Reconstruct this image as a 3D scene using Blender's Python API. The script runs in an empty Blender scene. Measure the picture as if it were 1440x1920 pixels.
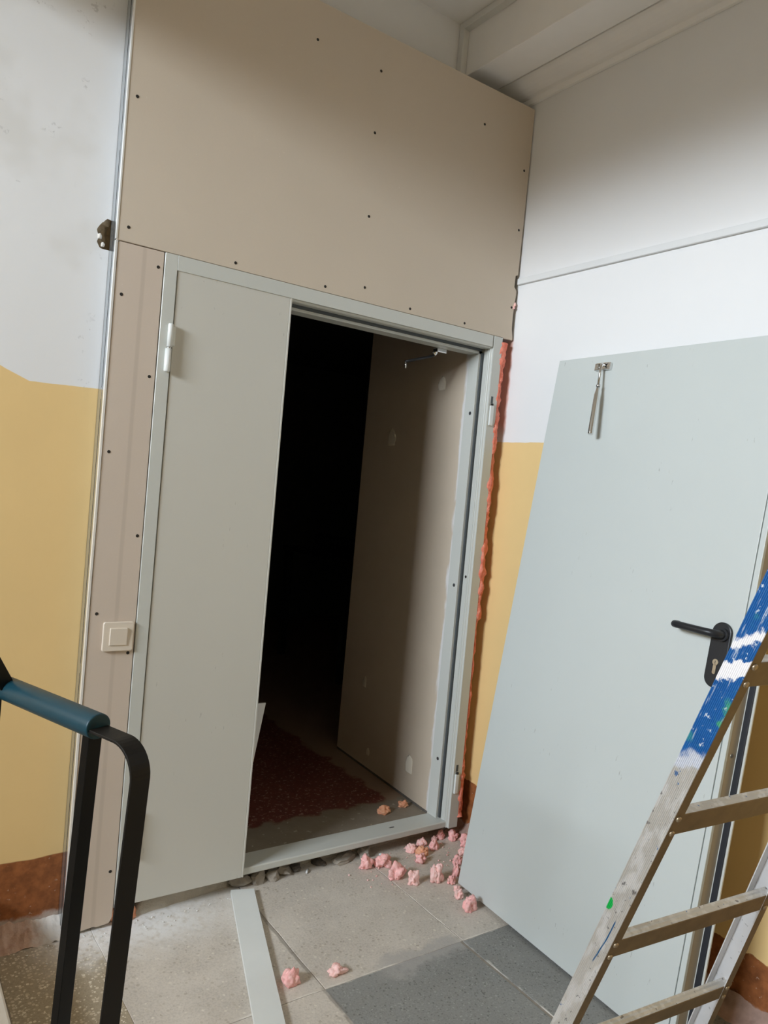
import bpy, bmesh, math, random
from mathutils import Vector, Matrix, noise

sc = bpy.context.scene
COL = sc.collection

# ------------------------------------------------------------------ camera
cd = bpy.data.cameras.new('camera')
cd.sensor_fit = 'HORIZONTAL'; cd.sensor_width = 36.0
cd.lens = 1419.49 / 1440 * 36.0
cd.clip_start = 0.02
cam = bpy.data.objects.new('camera', cd); COL.objects.link(cam)
RIGHT = Vector((0.8191099, -0.5666013, 0.0895654))
DOWN = Vector((0.0543007, -0.0788487, -0.9954066))
FWD = Vector((0.5710608, 0.8202109, -0.0338189))
m4 = Matrix.Identity(4)
for i in range(3):
    m4[i][0] = RIGHT[i]; m4[i][1] = -DOWN[i]; m4[i][2] = -FWD[i]
m4[0][3], m4[1][3], m4[2][3] = -0.7426, -2.3731, 1.4773
cam.matrix_world = m4
sc.camera = cam

# ------------------------------------------------------------------ daylight, exposure
SKY = 68.0
GROUND = 2.0
w = bpy.data.worlds.new('sky'); sc.world = w; w.use_nodes = True
nt = w.node_tree; nt.nodes.clear()
wo = nt.nodes.new('ShaderNodeOutputWorld'); bg = nt.nodes.new('ShaderNodeBackground')
tc = nt.nodes.new('ShaderNodeTexCoord'); sx = nt.nodes.new('ShaderNodeSeparateXYZ')
mr = nt.nodes.new('ShaderNodeMapRange'); mr.interpolation_type = 'SMOOTHSTEP'
mr.inputs['From Min'].default_value = -0.03; mr.inputs['From Max'].default_value = 0.09
mx = nt.nodes.new('ShaderNodeMix'); mx.data_type = 'RGBA'
mx.inputs[6].default_value = (0.50 * GROUND, 0.42 * GROUND, 0.31 * GROUND, 1)
mx.inputs[7].default_value = (0.83 * SKY, 0.915 * SKY, 1.0 * SKY, 1)
nt.links.new(tc.outputs['Generated'], sx.inputs[0]); nt.links.new(sx.outputs['Z'], mr.inputs['Value'])
nt.links.new(mr.outputs[0], mx.inputs[0]); nt.links.new(mx.outputs[2], bg.inputs[0]); nt.links.new(bg.outputs[0], wo.inputs[0])
# the stair window on the half landing (x = -4.6) as a sampling portal for the sky
WY0, WY1, WZ0, WZ1, WX = -2.35, -0.75, 2.45, 3.70, -4.6
ld = bpy.data.lights.new('window_portal', 'AREA'); ld.shape = 'RECTANGLE'
ld.size = WZ1 - WZ0; ld.size_y = WY1 - WY0; ld.cycles.is_portal = True
lo = bpy.data.objects.new('window_portal', ld); COL.objects.link(lo)
lo.location = (WX - 0.02, (WY0 + WY1) / 2, (WZ0 + WZ1) / 2)
lo.rotation_euler = (0, -math.pi / 2, 0)
vs = sc.view_settings
vs.view_transform = 'Standard'; vs.look = 'None'; vs.gamma = 1.0; vs.use_curve_mapping = False
vs.exposure = 0.0
sc.cycles.use_denoising = True
sc.cycles.max_bounces = 10; sc.cycles.diffuse_bounces = 8
sc.cycles.sample_clamp_indirect = 8.0

# ------------------------------------------------------------------ materials
def s2l(c):
    return tuple((x / 12.92 if x <= 0.04045 else ((x + 0.055) / 1.055) ** 2.4) for x in c)

class G:
    """small node-graph helper"""
    def __init__(s, name, rough=0.6, metal=0.0, spec=0.4):
        s.m = bpy.data.materials.new(name); s.m.use_nodes = True
        s.nt = s.m.node_tree; s.b = s.nt.nodes['Principled BSDF']
        s.b.inputs['Roughness'].default_value = rough; s.b.inputs['Metallic'].default_value = metal
        s.b.inputs['Specular IOR Level'].default_value = spec
        s.tc = s.nt.nodes.new('ShaderNodeTexCoord').outputs['Object']
    def _set(s, sock, v):
        if hasattr(v, 'links') or isinstance(v, bpy.types.NodeSocket): s.nt.links.new(v, sock)
        elif isinstance(v, tuple) and len(v) == 3 and sock.type == 'RGBA': sock.default_value = (*v, 1)
        else: sock.default_value = v
    def noise(s, scale, detail=3, rough=0.55, vec=None, col=False, stretch=None, dist=0.0):
        n = s.nt.nodes.new('ShaderNodeTexNoise'); n.inputs['Scale'].default_value = scale
        n.inputs['Detail'].default_value = detail; n.inputs['Roughness'].default_value = rough
        n.inputs['Distortion'].default_value = dist
        v = vec or s.tc
        if stretch: v = s.mapp(v, stretch)
        s.nt.links.new(v, n.inputs['Vector']); return n.outputs['Color' if col else 'Fac']
    def voro(s, scale, out='Distance', feature='F1', vec=None, rnd=1.0):
        n = s.nt.nodes.new('ShaderNodeTexVoronoi'); n.feature = feature
        n.inputs['Scale'].default_value = scale; n.inputs['Randomness'].default_value = rnd
        s.nt.links.new(vec or s.tc, n.inputs['Vector']); return n.outputs[out]
    def mapp(s, v, scale=(1, 1, 1), loc=(0, 0, 0)):
        n = s.nt.nodes.new('ShaderNodeMapping'); n.inputs['Scale'].default_value = scale; n.inputs['Location'].default_value = loc
        s.nt.links.new(v, n.inputs['Vector']); return n.outputs[0]
    def xyz(s, v=None):
        n = s.nt.nodes.new('ShaderNodeSeparateXYZ'); s.nt.links.new(v or s.tc, n.inputs[0]); return n.outputs
    def math(s, op, a, b=0.0, c=0.0):
        n = s.nt.nodes.new('ShaderNodeMath'); n.operation = op
        for i, v in enumerate((a, b, c)): s._set(n.inputs[i], v)
        return n.outputs[0]
    def step(s, v, a, b):
        n = s.nt.nodes.new('ShaderNodeMapRange'); n.interpolation_type = 'SMOOTHSTEP'
        s._set(n.inputs['Value'], v); n.inputs['From Min'].default_value = a; n.inputs['From Max'].default_value = b
        return n.outputs[0]
    def mix(s, f, a, b, blend='MIX'):
        n = s.nt.nodes.new('ShaderNodeMix'); n.data_type = 'RGBA'; n.blend_type = blend
        s._set(n.inputs[0], f); s._set(n.inputs[6], a); s._set(n.inputs[7], b); return n.outputs[2]
    def bump(s, h, strength=0.2, dist=0.01):
        n = s.nt.nodes.new('ShaderNodeBump'); n.inputs['Strength'].default_value = strength; n.inputs['Distance'].default_value = dist
        s._set(n.inputs['Height'], h); s.nt.links.new(n.outputs[0], s.b.inputs['Normal'])
    def col(s, v): s._set(s.b.inputs['Base Color'], v)
    def rough(s, v): s._set(s.b.inputs['Roughness'], v)
    def mul(s, *a):
        r = a[0]
        for x in a[1:]: r = s.math('MULTIPLY', r, x)
        return r
    def band(s, v, c, hw, soft):
        d = s.math('ABSOLUTE', s.math('SUBTRACT', v, c)); n = s.step(d, hw, hw + soft)
        return s.math('SUBTRACT', 1.0, n)

def plain(name, c, rough=0.5, metal=0.0, spec=0.4, var=0.06, scale=9.0, bump=0.0, bscale=120):
    g = G(name, rough, metal, spec)
    n = g.noise(scale, 4)
    g.col(g.mix(n, tuple(x * (1 - var) for x in c), tuple(min(1, x * (1 + var)) for x in c)))
    if bump: g.bump(g.noise(bscale, 3), bump, 0.003)
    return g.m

WHITE = (0.80, 0.80, 0.80); YELLOW = (0.82, 0.585, 0.27); BROWN = (0.30, 0.105, 0.035)

def wall_paint(name, side):
    g = G(name, 0.55, spec=0.3)
    o = g.xyz(); z = o['Z']; x = o['X']; y = o['Y']
    along = x if side == 'left' else y
    if side == 'left':
        jog = g.math('MULTIPLY', g.math('MAXIMUM', 0.0, g.math('SUBTRACT', -0.346, x)), 0.45)
        zy = g.math('SUBTRACT', z, g.math('MINIMUM', jog, 0.05))
        zy = g.math('ADD', zy, g.math('MULTIPLY', g.math('ADD', x, 0.346), -0.03))
        ty = 1.692
    else:
        zy = z; ty = 1.709
    wob = g.math('MULTIPLY', g.math('SUBTRACT', g.noise(14, 4), 0.5), 0.006)
    fy = g.step(g.math('ADD', zy, wob), ty - 0.0012, ty + 0.0012)
    yel = g.mix(g.noise(5, 4), tuple(c * 0.95 for c in YELLOW), tuple(c * 1.03 for c in YELLOW))
    whi = g.mix(g.noise(2.3, 4), (0.775, 0.775, 0.775), (0.815, 0.815, 0.815))
    if side == 'left':
        st = g.step(g.noise(3.0, 3, vec=g.mapp(g.tc, (1, 1, 1), (3.3, 0, 1.2))), 0.56, 0.72)
        whi = g.mix(g.math('MULTIPLY', st, 0.5), whi, (0.66, 0.64, 0.60))
        # grey scuffs
        sc_ = g.mul(g.step(g.noise(60, 3), 0.60, 0.68), g.step(g.noise(7, 2), 0.56, 0.64))
        whi = g.mix(g.math('MULTIPLY', sc_, 0.45), whi, (0.42, 0.41, 0.4))
    c = g.mix(fy, yel, whi)
    # brown dado foot, its upper border uneven on the right-hand wall
    if side == 'left':
        zb = g.math('ADD', z, g.math('MULTIPLY', g.math('SUBTRACT', g.noise(9, 2), 0.5), 0.012)); tb = 0.235
    else:
        zz = g.math('MULTIPLY', y, -0.035)
        zb = g.math('ADD', g.math('ADD', z, zz), g.math('MULTIPLY', g.math('SUBTRACT', g.noise(17, 4), 0.5), 0.06)); tb = 0.235
    fb = g.step(zb, tb - 0.002, tb + 0.002)
    bn = g.noise(26, 5, 0.6)
    brn = g.mix(g.step(bn, 0.3, 0.7), tuple(v * 0.7 for v in BROWN), tuple(v * 1.25 for v in BROWN))
    brn = g.mix(g.mul(g.step(g.noise(70, 3), 0.66, 0.7), 0.5), brn, (0.6, 0.45, 0.36))
    c = g.mix(fb, brn, c)
    if side == 'right':
        ys = g.math('ADD', y, g.math('MULTIPLY', g.math('SUBTRACT', g.noise(16, 4), 0.5), 0.03))
        fs_ = g.mul(g.step(ys, -0.004, 0.012), g.step(z, 1.72, 1.80), g.math('SUBTRACT', 1.0, g.step(z, 2.12, 2.16)))
        c = g.mix(g.math('MULTIPLY', fs_, 0.8), c, (0.74, 0.36, 0.27))      # foam smear in the gap, plus painted colour bleed from the foam
    # bare mortar where the paint ends near the floor
    zf = g.math('ADD', z, g.math('MULTIPLY', g.math('SUBTRACT', g.noise(22, 4), 0.5), 0.05))
    ff = g.step(zf, 0.045, 0.062)
    mort = g.mix(g.noise(45, 4), (0.40, 0.30, 0.25), (0.62, 0.53, 0.47))
    c = g.mix(ff, mort, c)
    g.col(c)
    h = g.math('ADD', g.math('MULTIPLY', g.noise(7, 3), 1.0), g.math('MULTIPLY', g.noise(60, 3), 0.12))
    g.bump(h, 0.18 if side == 'left' else 0.10, 0.006)
    return g.m

M = {}
M['wall_left'] = wall_paint('painted_wall_left', 'left')
M['wall_right'] = wall_paint('painted_wall_right', 'right')
M['white'] = plain('white_wall_paint', (0.78, 0.775, 0.765), 0.6, var=0.03, bump=0.05, bscale=40)
M['stair'] = plain('ochre_stairwell_paint', (0.40, 0.31, 0.175), 0.7)
M['ceil'] = plain('ceiling_whitewash', (0.85, 0.83, 0.80), 0.7, var=0.04, bump=0.08, bscale=25)
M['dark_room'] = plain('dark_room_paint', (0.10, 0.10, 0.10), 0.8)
M['rubble'] = plain('broken_plaster', (0.42, 0.33, 0.22), 0.95, var=0.5, scale=40, bump=0.8, bscale=70)

def board_mat(name, c, seam=None):
    g = G(name, 0.75, spec=0.2)
    n = g.mix(g.noise(3, 4), tuple(v * 0.96 for v in c), tuple(v * 1.03 for v in c))
    fine = g.noise(180, 2)
    n = g.mix(g.math('MULTIPLY', g.step(fine, 0.4, 0.7), 0.06), n, (0.5, 0.45, 0.4))
    if seam is not None:
        o = g.xyz(); s = g.band(g.math('ADD', o['X'], g.math('MULTIPLY', g.noise(3, 2), 0.004)), seam, 0.003, 0.006)
        n = g.mix(g.math('MULTIPLY', s, 0.28), n, (0.40, 0.33, 0.27))
    # faint pale scuffs
    sc_ = g.mul(g.step(g.noise(120, 2), 0.70, 0.74), g.step(g.noise(5, 2), 0.52, 0.6))
    n = g.mix(g.math('MULTIPLY', sc_, 0.35), n, (0.8, 0.77, 0.7))
    g.col(n); g.bump(fine, 0.04, 0.002); return g.m
M['board'] = board_mat('plasterboard_paper', (0.62, 0.535, 0.435))
M['board_pink'] = board_mat('plasterboard_paper_strip', (0.62, 0.525, 0.44), seam=-0.061)
M['board_core'] = plain('gypsum_core', (0.70, 0.66, 0.60), 0.9, bump=0.3)
def inner_board():
    g = G('inner_plasterboard', 0.8, spec=0.2)
    c = g.mix(g.noise(6, 4), (0.53, 0.44, 0.34), (0.59, 0.495, 0.39))
    o = g.xyz(); e = g.math('ADD', o['Y'], g.math('MULTIPLY', g.math('SUBTRACT', g.noise(26, 4, stretch=(1, 1, 0.25)), 0.5), 0.06))
    f = g.step(e, 0.128, 0.142)
    filler = g.mix(g.noise(30, 4), (0.66, 0.64, 0.62), (0.75, 0.735, 0.72))
    g.col(g.mix(f, filler, c)); g.bump(g.noise(60, 3), 0.15, 0.003); return g.m
M['inner_board'] = inner_board()
M['filler'] = plain('filler_patch', (0.78, 0.70, 0.57), 0.85, var=0.05)

def steel(name, c, scr=True):
    g = G(name, 0.38, spec=0.45)
    n = g.mix(g.noise(2.2, 3), tuple(v * 0.97 for v in c), tuple(v * 1.02 for v in c))
    if scr:
        s1 = g.mul(g.step(g.noise(34, 3, stretch=(3.0, 1, 0.7)), 0.66, 0.70), g.step(g.noise(4.2, 2), 0.55, 0.62))
        n = g.mix(g.math('MULTIPLY', s1, 0.4), n, (0.16, 0.15, 0.13))
    g.col(n); g.rough(g.math('ADD', 0.30, g.math('MULTIPLY', g.noise(8, 3), 0.16)))
    g.bump(g.noise(260, 2), 0.03, 0.001); return g.m
M['door'] = steel('pale_grey_door_enamel', (0.565, 0.60, 0.583))
M['door_left'] = steel('pale_grey_door_enamel_warm', (0.60, 0.585, 0.53))  # same enamel, with the warm bounce light put into its colour
M['frame'] = steel('pale_grey_frame_enamel', (0.585, 0.595, 0.555), False)
M['edge_tan'] = plain('tan_door_edge', (0.42, 0.36, 0.27), 0.5)  # the edge's shade painted in as tan
M['seal'] = plain('black_rubber_seal', (0.02, 0.022, 0.028), 0.5)
M['gasket'] = plain('dark_grey_gasket', (0.075, 0.085, 0.09), 0.6)
M['hinge'] = plain('white_hinge_enamel', (0.76, 0.78, 0.76), 0.35)
M['black'] = plain('black_gloss_paint', (0.003, 0.003, 0.003), 0.35, spec=0.25)
M['black_brown'] = plain('dark_bare_bar', (0.010, 0.008, 0.006), 0.5, spec=0.25, var=0.25, scale=30)
M['handle'] = plain('black_plastic', (0.018, 0.019, 0.022), 0.38)
M['chrome'] = plain('chrome_steel', (0.75, 0.75, 0.74), 0.16, metal=1.0, var=0.02)
M['nickel'] = plain('nickel_cylinder', (0.66, 0.63, 0.56), 0.3, metal=1.0, var=0.03)
M['galv'] = plain('galvanised_steel', (0.52, 0.55, 0.57), 0.24, metal=0.9, var=0.05, scale=30)
M['galv_bright'] = plain('bright_corner_bead', (0.90, 0.90, 0.88), 0.3, metal=0.4, var=0.02)
M['hole'] = plain('dark_screw_recess', (0.02, 0.017, 0.014), 0.7)
M['cream'] = plain('cream_plastic', (0.72, 0.635, 0.53), 0.3, var=0.02)
M['trunk'] = plain('white_cable_trunking', (0.74, 0.75, 0.75), 0.45, var=0.03)
M['pvc'] = plain('dirty_white_trim', (0.70, 0.69, 0.66), 0.5, var=0.04)

def foam_mat(name, c1, c2):
    g = G(name, 0.8, spec=0.2)
    n = g.noise(60, 4); g.col(g.mix(g.step(n, 0.3, 0.7), c1, c2))
    g.b.inputs['Subsurface Weight'].default_value = 0.0
    g.bump(g.math('ADD', g.noise(120, 3), g.math('MULTIPLY', g.voro(160), 0.5)), 0.5, 0.004); return g.m
M['foam'] = foam_mat('pink_foam', (0.92, 0.44, 0.42), (0.98, 0.60, 0.57))
M['foam_pale'] = foam_mat('pale_pink_foam', (0.94, 0.53, 0.49), (0.98, 0.70, 0.66))
M['foam_orange'] = foam_mat('orange_foam', (0.78, 0.33, 0.19), (0.92, 0.52, 0.33))  # orange variant for a few lumps and the dab by the left jamb
M['foam_bead'] = foam_mat('orange_red_foam', (0.78, 0.20, 0.13), (0.92, 0.34, 0.25))
M['mortar'] = plain('grey_mortar', (0.36, 0.32, 0.27), 0.95, var=0.35, scale=30, bump=0.7, bscale=60)
M['mortar_dark'] = plain('dark_mortar', (0.115, 0.10, 0.085), 0.95, var=0.4, scale=30, bump=0.7, bscale=60)

def terrazzo(name, matrix, chips, dust, dens, fine):
    g = G(name, 0.62, spec=0.3)
    o = g.xyz()
    base = g.mix(g.noise(3.5, 5), tuple(v * 0.86 for v in matrix), tuple(v * 1.12 for v in matrix))
    base = g.mix(g.math('MULTIPLY', g.step(g.noise(160, 3), 0.45, 0.62), 0.35), base, tuple(v * 0.6 for v in matrix))
    wv = g.nt.nodes.new('ShaderNodeVectorMath'); wv.operation = 'ADD'
    g.nt.links.new(g.tc, wv.inputs[0]); g.nt.links.new(g.noise(90, 2, col=True), wv.inputs[1])
    d = g.voro(fine, vec=g.mapp(g.tc, (1, 1, 1), (0.2, 0.1, 0)))
    rc = g.voro(fine, 'Color', vec=g.mapp(g.tc, (1, 1, 1), (0.2, 0.1, 0)))
    r = g.nt.nodes.new('ShaderNodeSeparateColor'); g.nt.links.new(rc, r.inputs[0])
    lim = g.math('ADD', 0.08, g.math('MULTIPLY', r.outputs[0], 0.42))
    chip = g.step(g.math('SUBTRACT', g.math('ADD', lim, g.math('MULTIPLY', g.noise(fine * 2.5, 2), 0.16)), d), 0.02, 0.08)
    chip = g.mul(chip, g.step(r.outputs[1], 1 - dens - 0.05, 1 - dens + 0.05))
    cc = g.mix(r.outputs[2], chips[0], chips[1])
    c = g.mix(chip, base, cc)
    # worn grey film
    film = g.step(g.noise(6, 4, vec=g.mapp(g.tc, (1, 1, 1), (5, 2, 0))), 0.42, 0.62)
    c = g.mix(g.math('MULTIPLY', film, dust), c, tuple(min(1, v * 1.15 + 0.03) for v in matrix))
    # plaster dust along the partition foot at left, whitened further with painted light
    nd = g.math('MULTIPLY', g.math('SUBTRACT', g.noise(11, 5), 0.5), 0.22)
    fy = g.step(g.math('ADD', o['Y'], nd), -0.24, -0.04)
    fx = g.mul(g.step(o['X'], -0.30, -0.10), g.math('SUBTRACT', 1.0, g.step(g.math('ADD', o['X'], nd), 0.10, 0.52)))
    c = g.mix(g.mul(fy, fx, g.step(g.noise(40, 4), 0.2, 0.55), 0.95), c, (0.84, 0.83, 0.82))
    # smeared cement on the joint
    ny = g.math('ADD', o['Y'], g.math('MULTIPLY', g.math('SUBTRACT', g.noise(9, 3), 0.5), 0.16))
    fs = g.mul(g.band(ny, -0.575, 0.03, 0.03), g.step(o['X'], 0.58, 0.72), g.math('SUBTRACT', 1.0, g.step(o['X'], 0.95, 1.02)))
    c = g.mix(g.math('MULTIPLY', fs, 0.75), c, (0.42, 0.40, 0.38))
    # pale grit caught along the joints
    jx = g.band(g.math('ADD', o['X'], g.math('MULTIPLY', g.math('SUBTRACT', g.noise(14, 4), 0.5), 0.02)), 0.984, 0.0022, 0.003)
    jy = g.band(g.math('ADD', o['Y'], g.math('MULTIPLY', g.math('SUBTRACT', g.noise(14, 4), 0.5), 0.02)), -0.571, 0.0022, 0.004)
    c = g.mix(g.mul(g.math('MAXIMUM', jx, jy), g.step(g.noise(5, 3), 0.44, 0.56), 0.75), c, (0.78, 0.74, 0.67))
    jd = g.band(g.math('ADD', o['X'], g.math('MULTIPLY', g.math('SUBTRACT', g.noise(12, 4), 0.5), 0.024)), 0.452, 0.003, 0.006)
    c = g.mix(g.mul(jd, g.step(g.noise(6, 3), 0.42, 0.55), 0.6), c, (0.22, 0.19, 0.16))
    # dark grime flecks
    fl = g.mul(g.step(g.noise(150, 2), 0.70, 0.73), g.step(g.noise(13, 2), 0.45, 0.6))
    c = g.mix(g.math('MULTIPLY', fl, 0.7), c, (0.07, 0.06, 0.05))
    g.col(c)
    g.bump(g.math('ADD', g.noise(90, 4), g.math('MULTIPLY', chip, 0.3)), 0.18, 0.004); return g.m
M['slab'] = terrazzo('beige_terrazzo', (0.60, 0.545, 0.48), ((0.72, 0.67, 0.58), (0.40, 0.35, 0.29)), 0.35, 0.40, 95)
M['slab_dark'] = terrazzo('grey_terrazzo', (0.275, 0.275, 0.26), ((0.36, 0.36, 0.34), (0.14, 0.14, 0.13)), 0.2, 0.7, 150)
M['slab_chip'] = terrazzo('coarse_terrazzo', (0.40, 0.335, 0.24), ((0.74, 0.68, 0.56), (0.56, 0.48, 0.36)), 0.1, 1.0, 105)
M['joint'] = plain('joint_grime', (0.30, 0.265, 0.225), 0.95, var=0.4, scale=40, bump=0.5)
def inner_floor():
    g = G('inner_floor', 0.5, spec=0.35); o = g.xyz()
    n = g.math('MULTIPLY', g.math('SUBTRACT', g.noise(10, 4), 0.5), 0.16)
    e = g.step(g.math('ADD', o['Y'], n), 0.30, 0.33)
    f2 = g.step(g.math('ADD', o['X'], n), 1.27, 1.30)
    red = g.mix(g.noise(30, 4), (0.10, 0.028, 0.02), (0.20, 0.06, 0.045))
    red = g.mix(g.mul(g.step(g.noise(70, 3), 0.60, 0.64), 0.6), red, (0.55, 0.42, 0.36))
    gry = g.mix(g.noise(18, 4), (0.20, 0.165, 0.125), (0.30, 0.255, 0.20))
    gry = g.mix(g.mul(g.step(g.noise(40, 2), 0.66, 0.7), 0.5), gry, (0.6, 0.55, 0.45))
    g.col(g.mix(e, gry, g.mix(f2, red, (0.30, 0.21, 0.15)))); g.bump(g.noise(60, 3), 0.15, 0.003); return g.m
M['inner_floor'] = inner_floor()

def alu(name, painted):
    g = G(name, 0.48, metal=0.75, spec=0.4); o = g.xyz()
    c = g.mix(g.noise(9, 5), (0.52, 0.495, 0.45), (0.70, 0.68, 0.64))
    c = g.mix(g.mul(g.step(g.noise(55, 4, stretch=(1, 1, 0.35)), 0.46, 0.62), 0.7), c, (0.78, 0.77, 0.755))
    c = g.mix(g.mul(g.step(g.noise(90, 3, vec=g.mapp(g.tc, (1, 1, 1), (2, 1, 4))), 0.64, 0.69), 0.7), c, (0.10, 0.09, 0.09))
    c = g.mix(g.mul(g.step(g.noise(46, 2, vec=g.mapp(g.tc, (1, 1, 1), (7, 1, 4))), 0.70, 0.72), 0.8), c, (0.03, 0.16, 0.42))
    met = 0.35
    if painted:
        zz = g.math('ADD', o['Z'], g.math('MULTIPLY', g.math('SUBTRACT', g.noise(48, 4), 0.5), 0.055))
        zz = g.math('ADD', zz, g.math('MULTIPLY', o['Y'], 0.8))
        blue = g.step(zz, 0.440, 0.452)
        fringe = g.band(zz, 0.458, 0.010, 0.016)
        wb1 = g.band(zz, 0.636, 0.013, 0.004); wb2 = g.band(zz, 0.688, 0.006, 0.008)
        streak = g.step(g.noise(38, 4, stretch=(6, 6, 0.35)), 0.61, 0.66)
        chip = g.step(g.noise(95, 4, 0.65), 0.635, 0.66)
        bl = g.mix(g.noise(25, 3), (0.006, 0.075, 0.25), (0.014, 0.125, 0.36))
        bl = g.mix(g.mul(g.step(g.noise(12, 3), 0.60, 0.7), 0.6), bl, (0.05, 0.30, 0.24))
        bl = g.mix(g.math('MULTIPLY', g.math('MAXIMUM', g.mul(streak, 0.8), chip), 0.85), bl, (0.62, 0.66, 0.70))
        bl = g.mix(g.math('MAXIMUM', wb1, wb2), bl, (0.80, 0.77, 0.77))
        bl = g.mix(g.math('MULTIPLY', fringe, 0.7), bl, (0.74, 0.72, 0.70))
        gsp = g.mul(g.step(g.noise(50, 4, 0.7), 0.42, 0.58), g.band(g.math('ADD', o['Z'], g.math('MULTIPLY', g.noise(40, 3), 0.04)), 0.565, 0.02, 0.02), g.step(g.math('ADD', g.math('MULTIPLY', o['Y'], -1), g.math('MULTIPLY', g.noise(60, 3), 0.012)), -0.010, -0.004))
        bl = g.mix(g.math('MULTIPLY', gsp, 0.85), bl, (0.07, 0.36, 0.16))
        c = g.mix(blue, c, bl)
        v = g.nt.nodes.new('ShaderNodeVectorMath'); v.operation = 'DISTANCE'
        g.nt.links.new(g.mapp(g.tc, (0, 1, 0.62)), v.inputs[0]); v.inputs[1].default_value = (0, 0.038, 0.102 * 0.62)
        dot = g.math('SUBTRACT', 1.0, g.step(v.outputs['Value'], 0.0075, 0.009))
        c = g.mix(dot, c, (0.0, 0.36, 0.06))
        ln = g.mul(g.band(g.math('ADD', o['Y'], g.math('MULTIPLY', g.math('SINE', g.math('MULTIPLY', o['Z'], 22)), 0.004)), 0.016, 0.0008, 0.0008), g.band(o['Z'], 0.03, 0.05, 0.01))
        c = g.mix(ln, c, (0.05, 0.16, 0.33))
        g._set(g.b.inputs['Metallic'], g.math('MULTIPLY', g.math('SUBTRACT', 1.0, g.math('MAXIMUM', blue, dot)), 0.6))
    g.col(c)
    g.bump(g.noise(120, 3), 0.15, 0.002); return g.m
M['alu'] = alu('paint_spattered_aluminium', False)
M['alu_blue'] = alu('blue_painted_ribbed_aluminium', True)
M['alu_brown'] = plain('brown_mottled_aluminium', (0.235, 0.165, 0.085), 0.5, metal=0.35, var=0.4, scale=30)  # mottled brown for the rung fronts and the rails' front flanges
M['rivet'] = plain('dull_rivet', (0.42, 0.33, 0.22), 0.4, metal=0.8)
def white_rail():
    g = G('whitewashed_aluminium', 0.55, metal=0.1)
    c = g.mix(g.noise(14, 4), (0.66, 0.66, 0.67), (0.80, 0.80, 0.81))
    c = g.mix(g.mul(g.step(g.noise(80, 3), 0.66, 0.7), 0.5), c, (0.25, 0.25, 0.27)); g.col(c); return g.m
M['alu_white'] = white_rail()
def blue_pvc():
    g = G('blue_plastic_handrail', 0.42, spec=0.4)
    c = g.mix(g.noise(20, 4), (0.004, 0.032, 0.048), (0.007, 0.050, 0.070))
    c = g.mix(g.mul(g.step(g.noise(45, 3), 0.68, 0.71), 0.6), c, (0.02, 0.03, 0.04)); g.col(c); return g.m
M['blue'] = blue_pvc()
M['dark_wood'] = plain('dark_table_varnish', (0.02, 0.018, 0.016), 0.35)

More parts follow.
